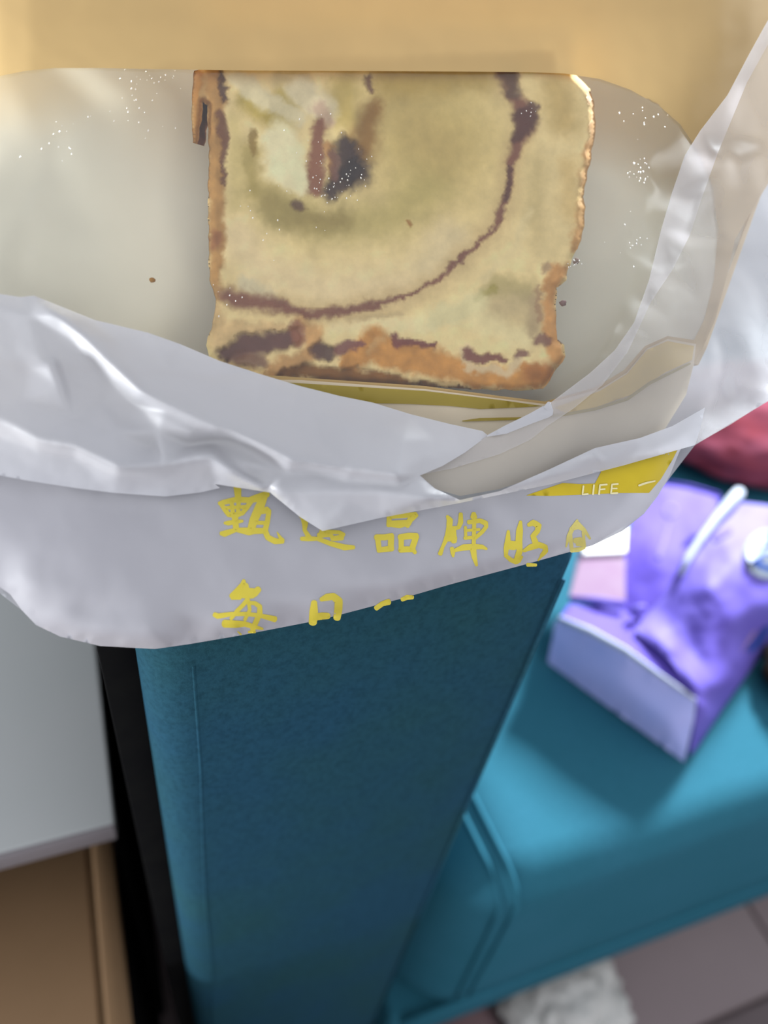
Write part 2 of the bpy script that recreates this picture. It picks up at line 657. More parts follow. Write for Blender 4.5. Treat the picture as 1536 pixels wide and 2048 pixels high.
# piping that follows the cushion's left end and the long seam below its front
for dx in (0.0, 0.009):
    pp = []
    for k in range(26):
        t = k / 25
        if t < 0.4:
            y, z = 0.30 - (0.30 - 0.132) * t / 0.4, 0.392
        elif t < 0.62:
            a = (t - 0.4) / 0.22 * math.pi / 2
            y, z = 0.132 - 0.024 * math.sin(a), 0.368 + 0.024 * math.cos(a)
        else:
            y, z = 0.108, 0.368 - 0.17 * (t - 0.62) / 0.38
        x = 0.155 + dx + 0.020 * t
        q = cushion_point(x, y, z)
        pp.append((q[0], q[1] - 0.0005, q[2] + 0.0005))
    tube('cushion_piping', pp, 0.0017, M_SEAT, sofa)
tube('front_piping', [(0.135 + k * 0.06, 0.1085, 0.182) for k in range(21)], 0.0035, M_SEAT, sofa)
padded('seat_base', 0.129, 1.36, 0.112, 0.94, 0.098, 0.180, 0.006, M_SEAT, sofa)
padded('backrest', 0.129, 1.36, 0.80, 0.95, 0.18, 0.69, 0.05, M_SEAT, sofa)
for x, y in ((0.03, 0.16), (0.03, 0.82), (1.30, 0.16), (1.30, 0.82)):
    box('foot', (x, y - 0.02, 0), (x + 0.04, y + 0.02, 0.10 if x > 1 else 0.072), M_BLACK, sofa, 0.003)
box('gap_shade_slab', (-0.0105, 0.134, 0.02), (0.02, 0.85, 0.640), M_BLACK, sofa, 0.0005, 1)  # black slab added in the gap, standing in for its shade

# ------------------------------------------------------------------ cabinet to the left of the armrest
cab = thing('cabinet', 'low cabinet with white top and brown pull-out board left of the sofa', 'cabinet', (-0.3, 0.4, 0))
box('tabletop', (-0.62, 0.172, 0.448), (-0.0215, 0.74, 0.461), M_WHITE, cab, 0.0012)
box('edge_band', (-0.62, 0.1700, 0.4485), (-0.0218, 0.1725, 0.4600), M_EDGE, cab, 0.0006)
box('carcass', (-0.615, 0.212, 0.0), (-0.024, 0.735, 0.4485), M_BLACK, cab, 0.001)
# pull-out board with a raised border
box('pull_out_board', (-0.60, -0.03, 0.360), (-0.029, 0.212, 0.374), M_BROWN_D, cab, 0.001)
box('board_border', (-0.0395, -0.03, 0.3738), (-0.0285, 0.2118, 0.3800), M_BORDER, cab, 0.002)
box('board_panel', (-0.60, -0.03, 0.3738), (-0.0425, 0.2118, 0.3778), M_BROWN, cab, 0.0015)
box('board_apron', (-0.60, -0.03, 0.02), (-0.0300, -0.012, 0.361), M_BLACK, cab, 0.001)
box('side_panel', (-0.0318, -0.02, 0.0), (-0.0292, 0.213, 0.3605), M_BLACK, cab, 0.0006, 1)

# ------------------------------------------------------------------ tissue pack on the seat
ZS = 0.3938
pack = thing('tissue_pack', 'opened purple tissue pack lying on the teal seat cushion', 'tissue pack', at(1330, 1330, ZS))
zt = 0.437


def poly_sheet(name, outline, ctrl, mat, parent, step=10, smooth_n=4, **kw):
    s = Sheet(outline, ctrl, step, smooth_n, **kw)
    return s, s.build(name, mat, parent, at)


poly_sheet('side_panel', [(1112, 1240, zt - .004), (1132, 1237, zt), (1250, 1303, zt + .003), (1393, 1400, zt), (1388, 1440, .425), (1368, 1524, ZS + .001), (1240, 1431, ZS + .001), (1095, 1325, ZS + .001)],
           [(1240, 1370, .421), (1160, 1300, .42), (1340, 1450, .42)], M_LAV, pack)
tube('side_edge', [at(1118, 1236, zt), at(1180, 1262, zt + .001), at(1250, 1300, zt + .003), at(1320, 1350, zt + .002), at(1392, 1400, zt)],
     [.0016, .0022, .002, .0014, .001], M_PWHITE, pack)
poly_sheet('gusset', [(1120, 1236, zt), (1138, 1208, .435), (1200, 1212, .432), (1245, 1216, .430), (1300, 1262, .437), (1360, 1320, .440), (1400, 1385, .434), (1393, 1402, zt), (1250, 1304, zt + .003)],
           [(1190, 1235, .434), (1240, 1250, .433), (1285, 1310, .438)], M_PURPLE, pack)
sheet_top, _ = poly_sheet('top_wrapper', [(1272, 1262, .440), (1285, 1235, .436), (1330, 1190, .442), (1378, 1112, .450), (1420, 1050, .450), (1470, 1003, .446), (1530, 1010, .444), (1640, 1030, .444), (1700, 1100, .425), (1640, 1180, .405), (1536, 1292, .398), (1450, 1410, ZS + .003), (1392, 1498, ZS + .001), (1378, 1512, ZS + .001), (1396, 1405, .436), (1345, 1325, .444)],
                          [(1300, 1275, .447), (1340, 1308, .451), (1385, 1375, .448), (1398, 1430, .436), (1330, 1260, .440), (1380, 1300, .438), (1430, 1370, .434), (1380, 1200, .449), (1440, 1160, .460), (1400, 1130, .455), (1450, 1090, .456), (1530, 1110, .459), (1600, 1100, .452), (1470, 1240, .452), (1420, 1290, .446), (1520, 1210, .448), (1470, 1340, .420), (1590, 1190, .422), (1480, 1050, .449), (1410, 1170, .459), (1450, 1130, .461), (1500, 1160, .457)],
                          M_PURPLE_L, pack, wrinkle=0.0025, wscale=0.012)
# underside so that the pack is a closed body resting on the cushion
under = [at(1095, 1325, ZS), at(1370, 1526, ZS), at(1520, 1310, ZS), at(1700, 1100, ZS), at(1560, 1020, ZS), at(1300, 1080, ZS)]
me = bpy.data.meshes.new('inner_pack')
up = [V((p.x, p.y, 0.425)) for p in under]
mid = sum(up, V()) / 6
up = [mid + (p - mid) * 0.74 for p in up]
lo_ = [mid + (V((p.x, p.y, ZS)) - mid) * 0.8 for p in under]
lo_ = [V((p.x, p.y, ZS + .0004)) for p in lo_]
me.from_pydata(lo_ + up, [], [tuple(range(6))[::-1], tuple(range(6, 12))] + [(i, (i + 1) % 6, 6 + (i + 1) % 6, 6 + i) for i in range(6)])
link('inner_pack', me, pack, M_TISSUE_P)
flap_sheet, _ = poly_sheet('opened_flap', [(1312, 962, .430), (1380, 972, .432), (1442, 992, .434), (1428, 1040, .441), (1372, 1112, .446), (1330, 1190, .440), (1283, 1240, .432), (1246, 1216, .430), (1246, 1150, .434), (1250, 1090, .436), (1262, 1040, .434), (1290, 995, .431)],
                           [(1300, 1100, .443), (1290, 1180, .437), (1340, 1030, .437), (1370, 1050, .439), (1320, 1130, .444), (1270, 1180, .436)], M_PURPLE, pack, wrinkle=0.001, wscale=0.02)
tube('flap_seam', [at(1312, 962, .431), at(1380, 972, .433), at(1440, 990, .435)], 0.0013, M_PURPLE, pack)
tube('seam_edge', [at(1478, 985, .450), at(1462, 1002, .453), at(1430, 1040, .455), at(1398, 1082, .455), at(1375, 1118, .454), at(1362, 1150, .452)],
     [.0042, .0042, .003, .0024, .0024, .0016], M_PWHITE, pack)
tube('gusset_fold', [at(1140, 1198, .434), at(1200, 1202, .436), at(1250, 1208, .436)], [.0022, .0025, .002], M_PURPLE_L, pack)
tube('fold_tip', [at(1262, 1228, .438), at(1274, 1218, .441), at(1290, 1212, .440)], [.002, .003, .0015], M_PURPLE_L, pack)


def hexa(name, top, bottom, mat, parent):
    me_ = bpy.data.meshes.new(name)
    me_.from_pydata([V(p) for p in top + bottom], [], [(0, 1, 2, 3), (7, 6, 5, 4)] + [(i, 4 + i, 4 + (i + 1) % 4, (i + 1) % 4) for i in range(4)])
    return link(name, me_, parent, mat)


tp = [at(1165, 1112, .438), at(1250, 1108, .438), at(1252, 1055, .438), at(1170, 1055, .438)]
hexa('tissue_stack', [p for p in tp], [at(1138, 1196, .434), at(1251, 1200, .434), V((tp[2].x, tp[2].y, .431)), V((tp[3].x, tp[3].y, .431))], M_TISSUE_P, pack)
tt = [V((p.x, p.y, .4386)) for p in tp]
hexa('top_tissue', [V((p.x, p.y, .4405)) for p in tt], tt, M_TISSUE, pack)
# emblem and faint print on the wrapper


def disc(cx, cy, rx, ry, n=28, a0=0, a1=360, inner=0.0, rot=0.0):
    vs, fs = [], []
    for k in range(n + 1):
        a = math.radians(a0 + (a1 - a0) * k / n)
        for f in (inner, (inner + 1) / 2, 1.0):
            x, y = rx * f * math.cos(a), ry * f * math.sin(a)
            vs.append((cx + x * math.cos(rot) - y * math.sin(rot), cy + x * math.sin(rot) + y * math.cos(rot)))
    for k in range(n):
        for j in range(2):
            q = k * 3 + j
            fs.append((q, q + 1, q + 4, q + 3))
    return vs, fs


def patch(name, shape, sheet, mat, parent, lift, mapf=at):
    vs, fs = shape
    me_ = bpy.data.meshes.new(name)
    me_.from_pydata([mapf(x, y, sheet.height(x, y) + lift) for x, y in vs], [], fs)
    return smooth(link(name, me_, parent, mat))


patch('emblem_disc', disc(1538, 1108, 50, 50), sheet_top, M_LOGO, pack, 0.0016)
patch('emblem_crescent', disc(1538, 1104, 44, 40, 20, 150, 300, 0.42), sheet_top, M_BLUE, pack, 0.0045)
patch('emblem_swoosh', disc(1546, 1104, 44, 40, 20, 60, 150, 0.70), sheet_top, M_BLUE, pack, 0.0045)
printed('emblem_lettering', [[(1508, 1112, 5), (1512, 1098, 5)], [(1520, 1122, 5), (1522, 1095, 5)], [(1528, 1108, 5), (1538, 1107, 5)]], sheet_top, M_BLUE, pack, 0.0035, at)
printed('blue_print', [[(1536, 1255, 10), (1515, 1285, 12), (1500, 1300, 10)]], sheet_top, M_BLUE, pack, 0.0018, at)
patch('faint_ring', disc(1342, 1020, 14, 14, 20, 0, 360, 0.55), flap_sheet, M_FAINT, pack, 0.0010)
printed('faint_print', [[(1338, 1048, 8), (1328, 1085, 8), (1318, 1112, 9)]], flap_sheet, M_FAINT, pack, 0.0010, at)
printed('faint_print', [[(1385, 1060, 12), (1405, 1035, 10), (1440, 1045, 8)], [(1430, 1075, 12), (1460, 1060, 12)]], sheet_top, M_PURPLE, pack, 0.0012, at)


# ------------------------------------------------------------------ soft things around the pack
def lumpy(name, c, rx, ry, rz, mat, parent=None, amp=0.18, freq=2.2, seed=0.0, base=None, sub=5, fold=0.0):
    bm = bmesh.new()
    bmesh.ops.create_icosphere(bm, subdivisions=sub, radius=1)
    for v in bm.verts:
        p = v.co.copy()
        d = 1 + amp * noise.fractal(p * freq + V((seed, seed, seed)), 1, 2, 3)
        if fold:
            d += fold * abs(noise.noise(p * freq * 2.3 + V((seed * 2, 0, seed)))) - fold * 0.3
        q = V((p.x * rx * d, p.y * ry * d, p.z * rz * d))
        v.co = V(c) + q
        if base is not None and v.co.z < base:
            v.co.z = base
    me_ = bpy.data.meshes.new(name)
    bm.to_mesh(me_)
    bm.free()
    return smooth(link(name, me_, parent, mat))


p = at(1500, 885, 0.42)
o = lumpy('cloth_bundle', (p.x + 0.045, p.y + 0.03, 0.418), 0.125, 0.085, 0.036, M_RED, None, 0.08, 1.6, 3.1, 0.3936, fold=0.06)
tag(o, 'red and pink mottled cloth bundle behind the purple tissue pack', 'cloth')
p = at(1528, 1362, 0.40)
o = lumpy('pouch', (p.x + 0.044, p.y - 0.008, 0.4055), 0.046, 0.034, 0.014, M_DARK, None, 0.16, 2.4, 8.2, 0.3936, sub=4)
tag(o, 'black pouch on the seat at the right edge, under the purple pack', 'pouch')
p = at(1090, 2040, 0.03)
o = lumpy('carrier_bag', (p.x + 0.022, p.y + 0.01, 0.036), 0.056, 0.062, 0.038, M_CRUMPLE, None, 0.18, 1.8, 5.5, 0.0005, fold=0.22)
tag(o, 'white crumpled plastic bag on the floor below the sofa', 'bag')
p = at(925, 2085, 0.03)
slip = thing('slipper', 'brown slipper toe on the floor at the bottom edge beside the white bag', 'slipper', (p.x, p.y, 0))
lumpy('upper', (p.x + 0.0, p.y - 0.02, 0.020), 0.040, 0.085, 0.034, M_SLIP, slip, 0.02, 1.5, 1.0, 0.012, 4)
lumpy('sole', (p.x + 0.0, p.y - 0.02, 0.008), 0.044, 0.090, 0.013, M_SOLE, slip, 0.01, 1.5, 1.0, 0.0003, 4)

# ------------------------------------------------------------------ carrier bag with the printed panel
bag = thing('plastic_bag', 'white translucent carrier bag printed in yellow, opened over the sofa armrest', 'bag', on_bag(740, 1190, -4))
K = 1.25


def hs(pts, k=K, off=0.0):
    return [(x, y, (h - 6) * k + 6 + off) for x, y, h in pts]


# printed outer panel
panel_out = [(-60, 900, 1), (600, 930, 1), (840, 966, 1.5), (920, 1003, 2.0), (1000, 986, 2.6), (1100, 956, 3.2), (1190, 924, 3.2), (1280, 904, 2.8), (1370, 882, 1), (1358, 905, -1), (1340, 950, -2.5), (1316, 992, -3.5), (1288, 1028, -4), (1245, 1062, -5), (1185, 1091, -6),
             (1050, 1129, -6.5), (900, 1169, -7), (800, 1198, -7), (640, 1240, -7), (480, 1271, -7), (380, 1288, -7), (310, 1298, -7), (200, 1292, -7), (120, 1273, -5.5), (72, 1250, -4), (45, 1222, -3.2), (20, 1188, -2.6), (-10, 1168, -2.2), (-60, 1140, -2)]
panel_ctl = [(1170, 1068, 0), (1050, 1108, 0), (900, 1148, 0), (800, 1176, 0.5), (640, 1218, 0), (480, 1248, 0.5), (310, 1274, 0.5), (200, 1268, 0), (130, 1245, -0.5), (80, 1215, -1),
             (1330, 910, 2.6), (1300, 960, 2.2), (1250, 1000, 2), (1060, 992, 1.8), (1150, 985, 2.4), (1200, 940, 3.0), (700, 1100, 1.6), (900, 1080, 1.6), (500, 1080, 1.2), (300, 1020, 0.6), (330, 1000, 0.9), (100, 1010, 0.2), (0, 1080, 0.4),
             (60, 1170, 1.2), (150, 1188, 1.6), (300, 1200, 1.4), (500, 1205, 1.2), (640, 1180, 0.8), (160, 1215, -0.2), (330, 1226, 0.2), (40, 1100, 0.8), (200, 1100, 1.6), (400, 1130, 1.0), (760, 1010, 1.0), (960, 1030, 1.2), (1230, 1040, 0.5)]
panel = Sheet(panel_out, panel_ctl, 9, 7, wrinkle=0.35, wscale=0.006, seed=2.0)
panel.build('printed_panel', M_FILM_TEXT, bag)

# rear panel: closes the bag behind the bread and rests on the armrest
def clear_h(px, py, want):
    """deepest offset that stays above the armrest top"""
    h = want
    while h < -8 and on_bag(px, py, h).z < ARM_Z + 0.003:
        h += 0.5
    return h


rear_out = [(-60, 1140, -6), (-60, 500, -33), (-60, -80, -38), (700, -80, -38), (1640, -80, -36), (1640, 400, -24), (1640, 740, -6), (1540, 800, -2), (1390, 890, -3), (1340, 955, -4), (1288, 1028, -5.5),
            (1185, 1091, -7), (900, 1169, -8), (640, 1240, -8), (310, 1298, -8), (120, 1273, -8), (45, 1222, -8)]
rear_ctl = [(x, y, clear_h(x, y, w)) for x, y, w in ((300, 1180, -12), (600, 1130, -12), (900, 1060, -12), (1150, 1000, -12), (200, 1000, -22), (600, 960, -24), (1000, 900, -26), (1250, 820, -24), (200, 700, -33), (700, 650, -34), (1200, 600, -32), (1400, 500, -26), (600, 200, -37))]
Sheet(rear_out, rear_ctl, 22, 3, wrinkle=0.4, wscale=0.01, seed=9).build('rear_panel', M_FILM, bag)

# yellow print on the panel
band = [(1052, 991), (1075, 983), (1125, 966), (1160, 968), (1190, 967), (1205, 938), (1260, 915), (1356, 898), (1346, 918), (1322, 958), (1298, 986), (1240, 986), (1150, 990), (1100, 992)]


def flat_print(name, outline, sheet, mat, parent, lift, step=8, mapf=on_bag):
    s = Sheet([(x, y, 0) for x, y in outline], [], step, 0)
    s.h = np.array([sheet.height(x, y) for x, y in s.xy]) + lift
    return s.build(name, mat, parent, mapf)


flat_print('yellow_print', band, panel, M_INK_DARK, bag, 0.10)
LIFE = [[(1167, 972, 3.5), (1165, 989, 3.5), (1176, 988, 3.5)], [(1188, 970, 3.5), (1186, 989, 3.5)], [(1200, 970, 3.5), (1198, 989, 3.5)], [(1200, 970, 3.5), (1214, 969, 3.5)], [(1199, 979, 3), (1210, 978, 3)],
        [(1236, 968, 3.5), (1224, 969, 3.5), (1222, 987, 3.5), (1235, 986, 3.5)], [(1223, 977, 3), (1234, 977, 3)]]
printed('printed_lettering', LIFE, panel, M_INK_LETTER, bag, 0.32)
printed('printed_lettering', [[(1278, 971, 4), (1292, 966, 4), (1310, 962, 3)]], panel, M_INK_LETTER, bag, 0.32)

ZH = zoomed(420, 960, 7.68, [
    [(420, 100, 110), (430, 240, 90), (440, 330, 90)], [(140, 360, 50), (200, 345, 70), (400, 300, 80), (600, 310, 80), (720, 280, 110), (880, 215, 90)],
    [(170, 370, 60), (240, 470, 70), (290, 540, 60)], [(280, 530, 70), (400, 540, 80), (500, 505, 60)], [(630, 330, 70), (560, 430, 70), (490, 520, 60)], [(330, 330, 60), (350, 500, 60)], [(440, 330, 60), (430, 500, 60)],
    [(220, 430, 50), (560, 410, 55)], [(225, 660, 40), (280, 662, 70), (420, 640, 60), (500, 630, 40)], [(380, 540, 90), (400, 740, 80)],
    [(170, 820, 60), (220, 825, 90), (400, 765, 60), (600, 790, 110), (680, 780, 90)],
    [(850, 215, 90), (760, 420, 130), (670, 620, 120), (620, 800, 100)], [(860, 440, 70), (905, 480, 70), (880, 650, 70), (845, 780, 80), (890, 885, 80), (1000, 940, 85), (1120, 945, 60)],
    [(1110, 930, 70), (1075, 880, 45), (1030, 800, 14)], [(720, 490, 80), (880, 475, 70)], [(680, 655, 55), (860, 660, 55)], [(620, 785, 90), (830, 780, 80)]])
XUAN = zoomed(580, 1000, 5.486, [
    [(90, 150, 20), (150, 200, 60), (165, 260, 60), (160, 330, 40), (210, 410, 50)], [(125, 425, 40), (200, 425, 50), (300, 425, 40), (450, 480, 50), (600, 520, 60), (700, 520, 40)],
    [(320, 390, 60), (380, 375, 60), (450, 385, 40), (470, 425, 50), (570, 410, 60)], [(340, 350, 50), (440, 350, 40), (540, 355, 40), (585, 385, 50)]])
PIN = zoomed(580, 1000, 5.486, [
    [(1085, 260, 60), (1200, 265, 80), (1290, 250, 60)], [(1090, 170, 50), (1085, 280, 50)], [(1390, 165, 40), (1320, 215, 60), (1285, 285, 50)], [(1100, 180, 50), (1380, 160, 50)],
    [(945, 410, 60), (1040, 410, 60), (1120, 395, 60)], [(960, 400, 55), (980, 560, 50)], [(1110, 395, 60), (1105, 540, 60)], [(970, 550, 50), (1120, 530, 60)],
    [(1205, 410, 60), (1300, 395, 65), (1390, 395, 60)], [(1220, 405, 55), (1220, 560, 50)], [(1385, 400, 60), (1335, 545, 60)], [(1210, 545, 60), (1290, 540, 60), (1350, 545, 50), (1375, 580, 35)]])
PAI = zoomed(860, 1010, 9.6, [
    [(330, 215, 50), (380, 290, 110), (370, 430, 100), (330, 620, 90), (250, 790, 60), (195, 940, 80)], [(590, 170, 70), (590, 330, 90), (550, 430, 70)], [(360, 480, 120), (450, 450, 80), (560, 430, 60)],
    [(310, 640, 110), (480, 640, 110)], [(440, 470, 110), (460, 700, 100)], [(420, 830, 70), (440, 920, 80), (445, 990, 40)], [(840, 165, 80), (840, 230, 120)],
    [(740, 330, 80), (960, 300, 80), (1070, 350, 90), (1080, 420, 70), (1000, 520, 70), (870, 630, 70)], [(680, 420, 50), (690, 650, 55)], [(680, 490, 50), (950, 470, 50)], [(665, 635, 60), (880, 620, 60)],
    [(850, 320, 70), (840, 770, 70)], [(480, 870, 60), (650, 815, 110), (850, 800, 100), (1000, 805, 80), (1090, 845, 40)], [(830, 860, 110), (850, 1000, 90), (895, 1160, 50)]])
HAO = zoomed(990, 1020, 7.314, [
    [(195, 310, 40), (190, 430, 70), (165, 560, 70), (160, 660, 50)], [(375, 170, 40), (360, 300, 90), (350, 450, 90), (360, 600, 80), (310, 760, 80)], [(180, 510, 120), (280, 520, 120), (360, 490, 80)],
    [(155, 665, 50), (230, 730, 60), (310, 765, 60)], [(350, 750, 50), (400, 680, 25)], [(490, 220, 50), (560, 185, 80), (640, 230, 80), (620, 310, 70), (555, 380, 70), (590, 470, 80)],
    [(420, 600, 40), (520, 545, 80), (640, 510, 80), (735, 540, 70), (740, 600, 70), (680, 670, 50)], [(690, 660, 40), (630, 740, 20)], [(475, 800, 50), (600, 805, 40)]])
SHI = zoomed(990, 1020, 7.314, [
    [(1205, 150, 30), (1140, 260, 60), (1080, 380, 55), (1040, 540, 20)], [(1200, 190, 60), (1300, 290, 55), (1390, 420, 30)], [(1110, 280, 50), (1220, 240, 70), (1300, 290, 50)], [(1100, 320, 50), (1120, 560, 50)],
    [(1170, 450, 70), (1250, 440, 80)], [(1200, 500, 50), (1280, 500, 60)], [(1120, 590, 60), (1220, 580, 60), (1310, 550, 40)], [(1290, 320, 40), (1310, 540, 40)]])
MEI = zoomed(410, 1140, 9.035, [
    [(700, 190, 60), (690, 280, 120), (600, 380, 120), (490, 480, 110)], [(560, 430, 110), (700, 420, 170), (860, 420, 170)], [(970, 345, 100), (890, 420, 130), (820, 480, 80)], [(720, 280, 120), (770, 470, 120)],
    [(490, 495, 80), (640, 505, 60)], [(775, 530, 80), (690, 630, 70), (580, 740, 70), (470, 880, 60)], [(170, 805, 80), (230, 835, 90), (480, 795, 70), (760, 795, 70), (1000, 825, 70), (1100, 850, 80), (1265, 890, 100)],
    [(350, 970, 130), (560, 980, 120), (720, 975, 90), (860, 1020, 80), (1040, 1065, 40)], [(790, 600, 60), (810, 720, 60), (720, 900, 60)], [(770, 590, 60), (900, 600, 70), (990, 660, 80), (990, 780, 90), (940, 900, 90), (870, 1050, 90), (860, 1110, 80)],
    [(590, 1110, 16), (650, 1165, 30)], [(790, 1120, 40), (900, 1115, 50)]])
RI = zoomed(590, 1160, 5.486, [
    [(210, 245, 60), (205, 350, 85), (195, 470, 80)], [(285, 215, 40), (350, 190, 70), (420, 180, 70), (480, 230, 80), (475, 330, 80), (460, 420, 70)], [(200, 410, 70), (300, 395, 70), (365, 395, 60)]])
JIAN = zoomed(590, 1160, 5.486, [[(890, 310, 50), (960, 260, 50), (1030, 240, 60)]])
KANG = zoomed(590, 1160, 5.486, [[(1175, 215, 40), (1230, 190, 50), (1290, 190, 40)]])
for g in (ZH, XUAN, PIN, PAI, HAO, SHI, MEI, RI, JIAN, KANG):
    printed('printed_character', [[(x, y, w * 1.12) for x, y, w in st] for st in g], panel, M_INK_PALE if g is SHI else M_INK, bag)

# folded-out front of the bag
flap_out = hs([(-60, 580, 7), (0, 588, 7), (40, 594, 6.6), (68, 591, 7.4), (110, 608, 6), (190, 640, 5.2), (295, 665, 5), (360, 688, 5), (440, 722, 5), (520, 748, 5), (600, 772, 5), (680, 792, 5.2), (745, 805, 5), (820, 828, 5), (900, 848, 5), (965, 862, 5.6),
               (976, 871, 6), (930, 905, 7), (885, 932, 8), (840, 951, 8.6), (870, 977, 8.4), (920, 1000, 9), (1000, 982, 9), (1100, 938, 8.6), (1190, 896, 8.6), (1280, 876, 8.6), (1345, 852, 8.4), (1410, 815, 7),
               (1400, 860, 6), (1390, 890, 5), (1250, 930, 5.2), (1100, 969, 5.4), (920, 1006, 5.8), (760, 1036, 5.6), (645, 1062, 5.6), (600, 1034, 5.8), (540, 985, 6.4), (430, 968, 5.4), (440, 976, 4.6), (400, 985, 4), (330, 993, 4.2), (230, 986, 4.4), (150, 976, 4.6), (60, 962, 4.8), (-60, 940, 4.8)])
KF = 1.75
flap_ctl = hs([(0, 612, 8.2), (-40, 700, 8.2), (30, 690, 8.3), (50, 800, 7.9), (118, 716, 7.7), (140, 772, 7.4), (55, 735, 8.0), (200, 800, 7.0), (250, 845, 7.4), (240, 690, 7.8), (330, 720, 6.6), (440, 750, 6.2), (620, 820, 7.0), (640, 880, 8.0), (870, 880, 6.6), (900, 905, 7.0),
               (380, 890, 7.4), (300, 895, 7.4), (430, 892, 7.6), (640, 945, 7.6), (700, 1000, 7.6), (640, 1030, 6.6), (780, 1015, 7.4), (560, 960, 8.0), (0, 900, 6.2), (60, 930, 5.8), (200, 965, 5.6), (330, 975, 5.4),
               (1000, 990, 8.4), (1100, 948, 8.6), (1190, 906, 8.8), (1185, 930, 7.0), (1198, 918, 8.4), (1214, 922, 7), (1300, 900, 7), (1370, 862, 7)], KF)
R1_ = [(68, 591, 7.4), (115, 628, 10), (160, 663, 10.2), (222, 725, 10.4), (285, 785, 11), (440, 858, 10.8), (585, 922, 11), (700, 940, 10.2), (800, 952, 10.6)]
flap_ridges = [hs(q, KF) for q in (
    R1_,
    [(60, 628, 8.5), (148, 686, 8.2), (206, 748, 7.8), (270, 808, 7.6), (428, 880, 7.4), (572, 943, 7.8), (690, 960, 8.0), (795, 968, 8.4)],
    [(290, 780, 10.6), (350, 752, 8.2), (430, 772, 7.8), (520, 818, 8.0), (560, 848, 8.4), (583, 915, 10.6)],
    [(553, 772, 6.2), (575, 848, 8.2)],
    [(680, 800, 5.6), (690, 850, 8.2), (735, 905, 9.4), (794, 946, 10.3)],
    [(748, 832, 6.4), (808, 880, 8.6), (850, 915, 7.8)],
    [(-60, 820, 8.2), (0, 840, 8.6), (75, 880, 9), (148, 893, 9.8), (192, 915, 9.8), (236, 936, 10), (330, 928, 9.6), (420, 911, 10), (470, 945, 9.8), (528, 976, 8.8)],
    [(-60, 850, 6.6), (75, 900, 6.8), (150, 914, 6.8), (235, 954, 6.8), (330, 955, 6.8), (430, 948, 6.8), (500, 972, 6.8)],
    [(153, 889, 9.6), (230, 866, 8.4), (316, 862, 8.8), (330, 822, 9.8)],
    [(330, 822, 9.8), (348, 842, 9.8), (380, 862, 10), (420, 868, 9), (470, 877, 7.8)],
    [(85, 722, 8.5), (102, 728, 9.4), (120, 775, 8.8), (145, 834, 7.5)],
    [(462, 925, 8.2), (500, 952, 7.0), (536, 976, 7.2)],
    [(548, 978, 8.4), (600, 985, 8.2), (760, 985, 8.8), (860, 996, 9.4), (915, 1000, 9.2)])]
flap = Sheet(flap_out, flap_ctl, 6, 2, wrinkle=0.10, wscale=0.016, seed=4.0, ridges=flap_ridges)
flap.build('folded_flap', M_FILM, bag)

# translucent right-hand side
side_out = hs([(1700, -80, 8), (1580, -30, 8), (1536, 40, 8), (1500, 105, 8), (1455, 190, 8), (1400, 262, 7.6), (1370, 310, 7.2), (1344, 385, 7), (1322, 460, 6.8), (1298, 560, 6.6), (1268, 645, 6.4), (1230, 700, 6.2), (1180, 746, 6.2), (1100, 806, 6), (1030, 842, 6), (976, 869, 6),
               (930, 904, 6), (885, 931, 6.4), (838, 950, 6.6), (868, 980, 6.6), (918, 1003, 6.4), (1000, 990, 6), (1100, 962, 5.6), (1250, 924, 5), (1389, 890, 3), (1460, 850, 2), (1540, 798, 1), (1640, 730, 0), (1700, 690, 0)], 1.0)
side_ctl = hs([(1545, 60, 10), (1490, 165, 10.2), (1432, 305, 10), (1400, 395, 9.8), (1376, 470, 9.4), (1340, 540, 9), (1300, 600, 9), (1250, 660, 8.4), (1200, 715, 8.4), (1100, 808, 7.8), (1000, 862, 7.6),
               (1450, 330, 7.4), (1412, 420, 7.2), (1380, 500, 6.6), (1318, 612, 6.6), (1215, 730, 6.4), (1120, 830, 6.2), (1010, 905, 6.4),
               (1470, 322, 9.6), (1478, 330, 9.2), (1440, 292, 7.6), (1412, 345, 6.8), (1500, 316, 9.2), (1530, 310, 8.6), (1500, 340, 6.8), (1485, 375, 6.6), (1450, 375, 6.4), (1470, 270, 7.0), (1530, 280, 6.8), (1420, 362, 7.6),
               (1450, 480, 6.4), (1400, 600, 6), (1500, 600, 6.2), (1560, 500, 6.6), (1460, 520, 7), (1510, 560, 7.2), (1425, 650, 6.6), (1500, 680, 6.2), (1330, 700, 5.6), (1380, 680, 6), (1400, 690, 7), (1425, 705, 6),
               (1448, 703, 8.4), (1498, 712, 6.2), (1462, 722, 7.4), (1446, 745, 8.6), (1434, 776, 8.8), (1470, 760, 5), (1420, 760, 6), (1530, 640, 7.2), (1515, 690, 7.4), (1545, 760, 4.6), (1480, 820, 3.8), (1420, 840, 5.4), (1400, 830, 6),
               (1250, 780, 5.4), (1200, 860, 5.6), (1300, 850, 5.6), (1100, 900, 6), (1000, 940, 6.4), (900, 960, 6.8), (1050, 945, 6.2), (960, 965, 6.6)], 1.0)
side = Sheet(side_out, side_ctl, 8, 2, wrinkle=0.2, wscale=0.013, seed=11.0)
side.build('side_panel', M_FILM_THIN, bag)

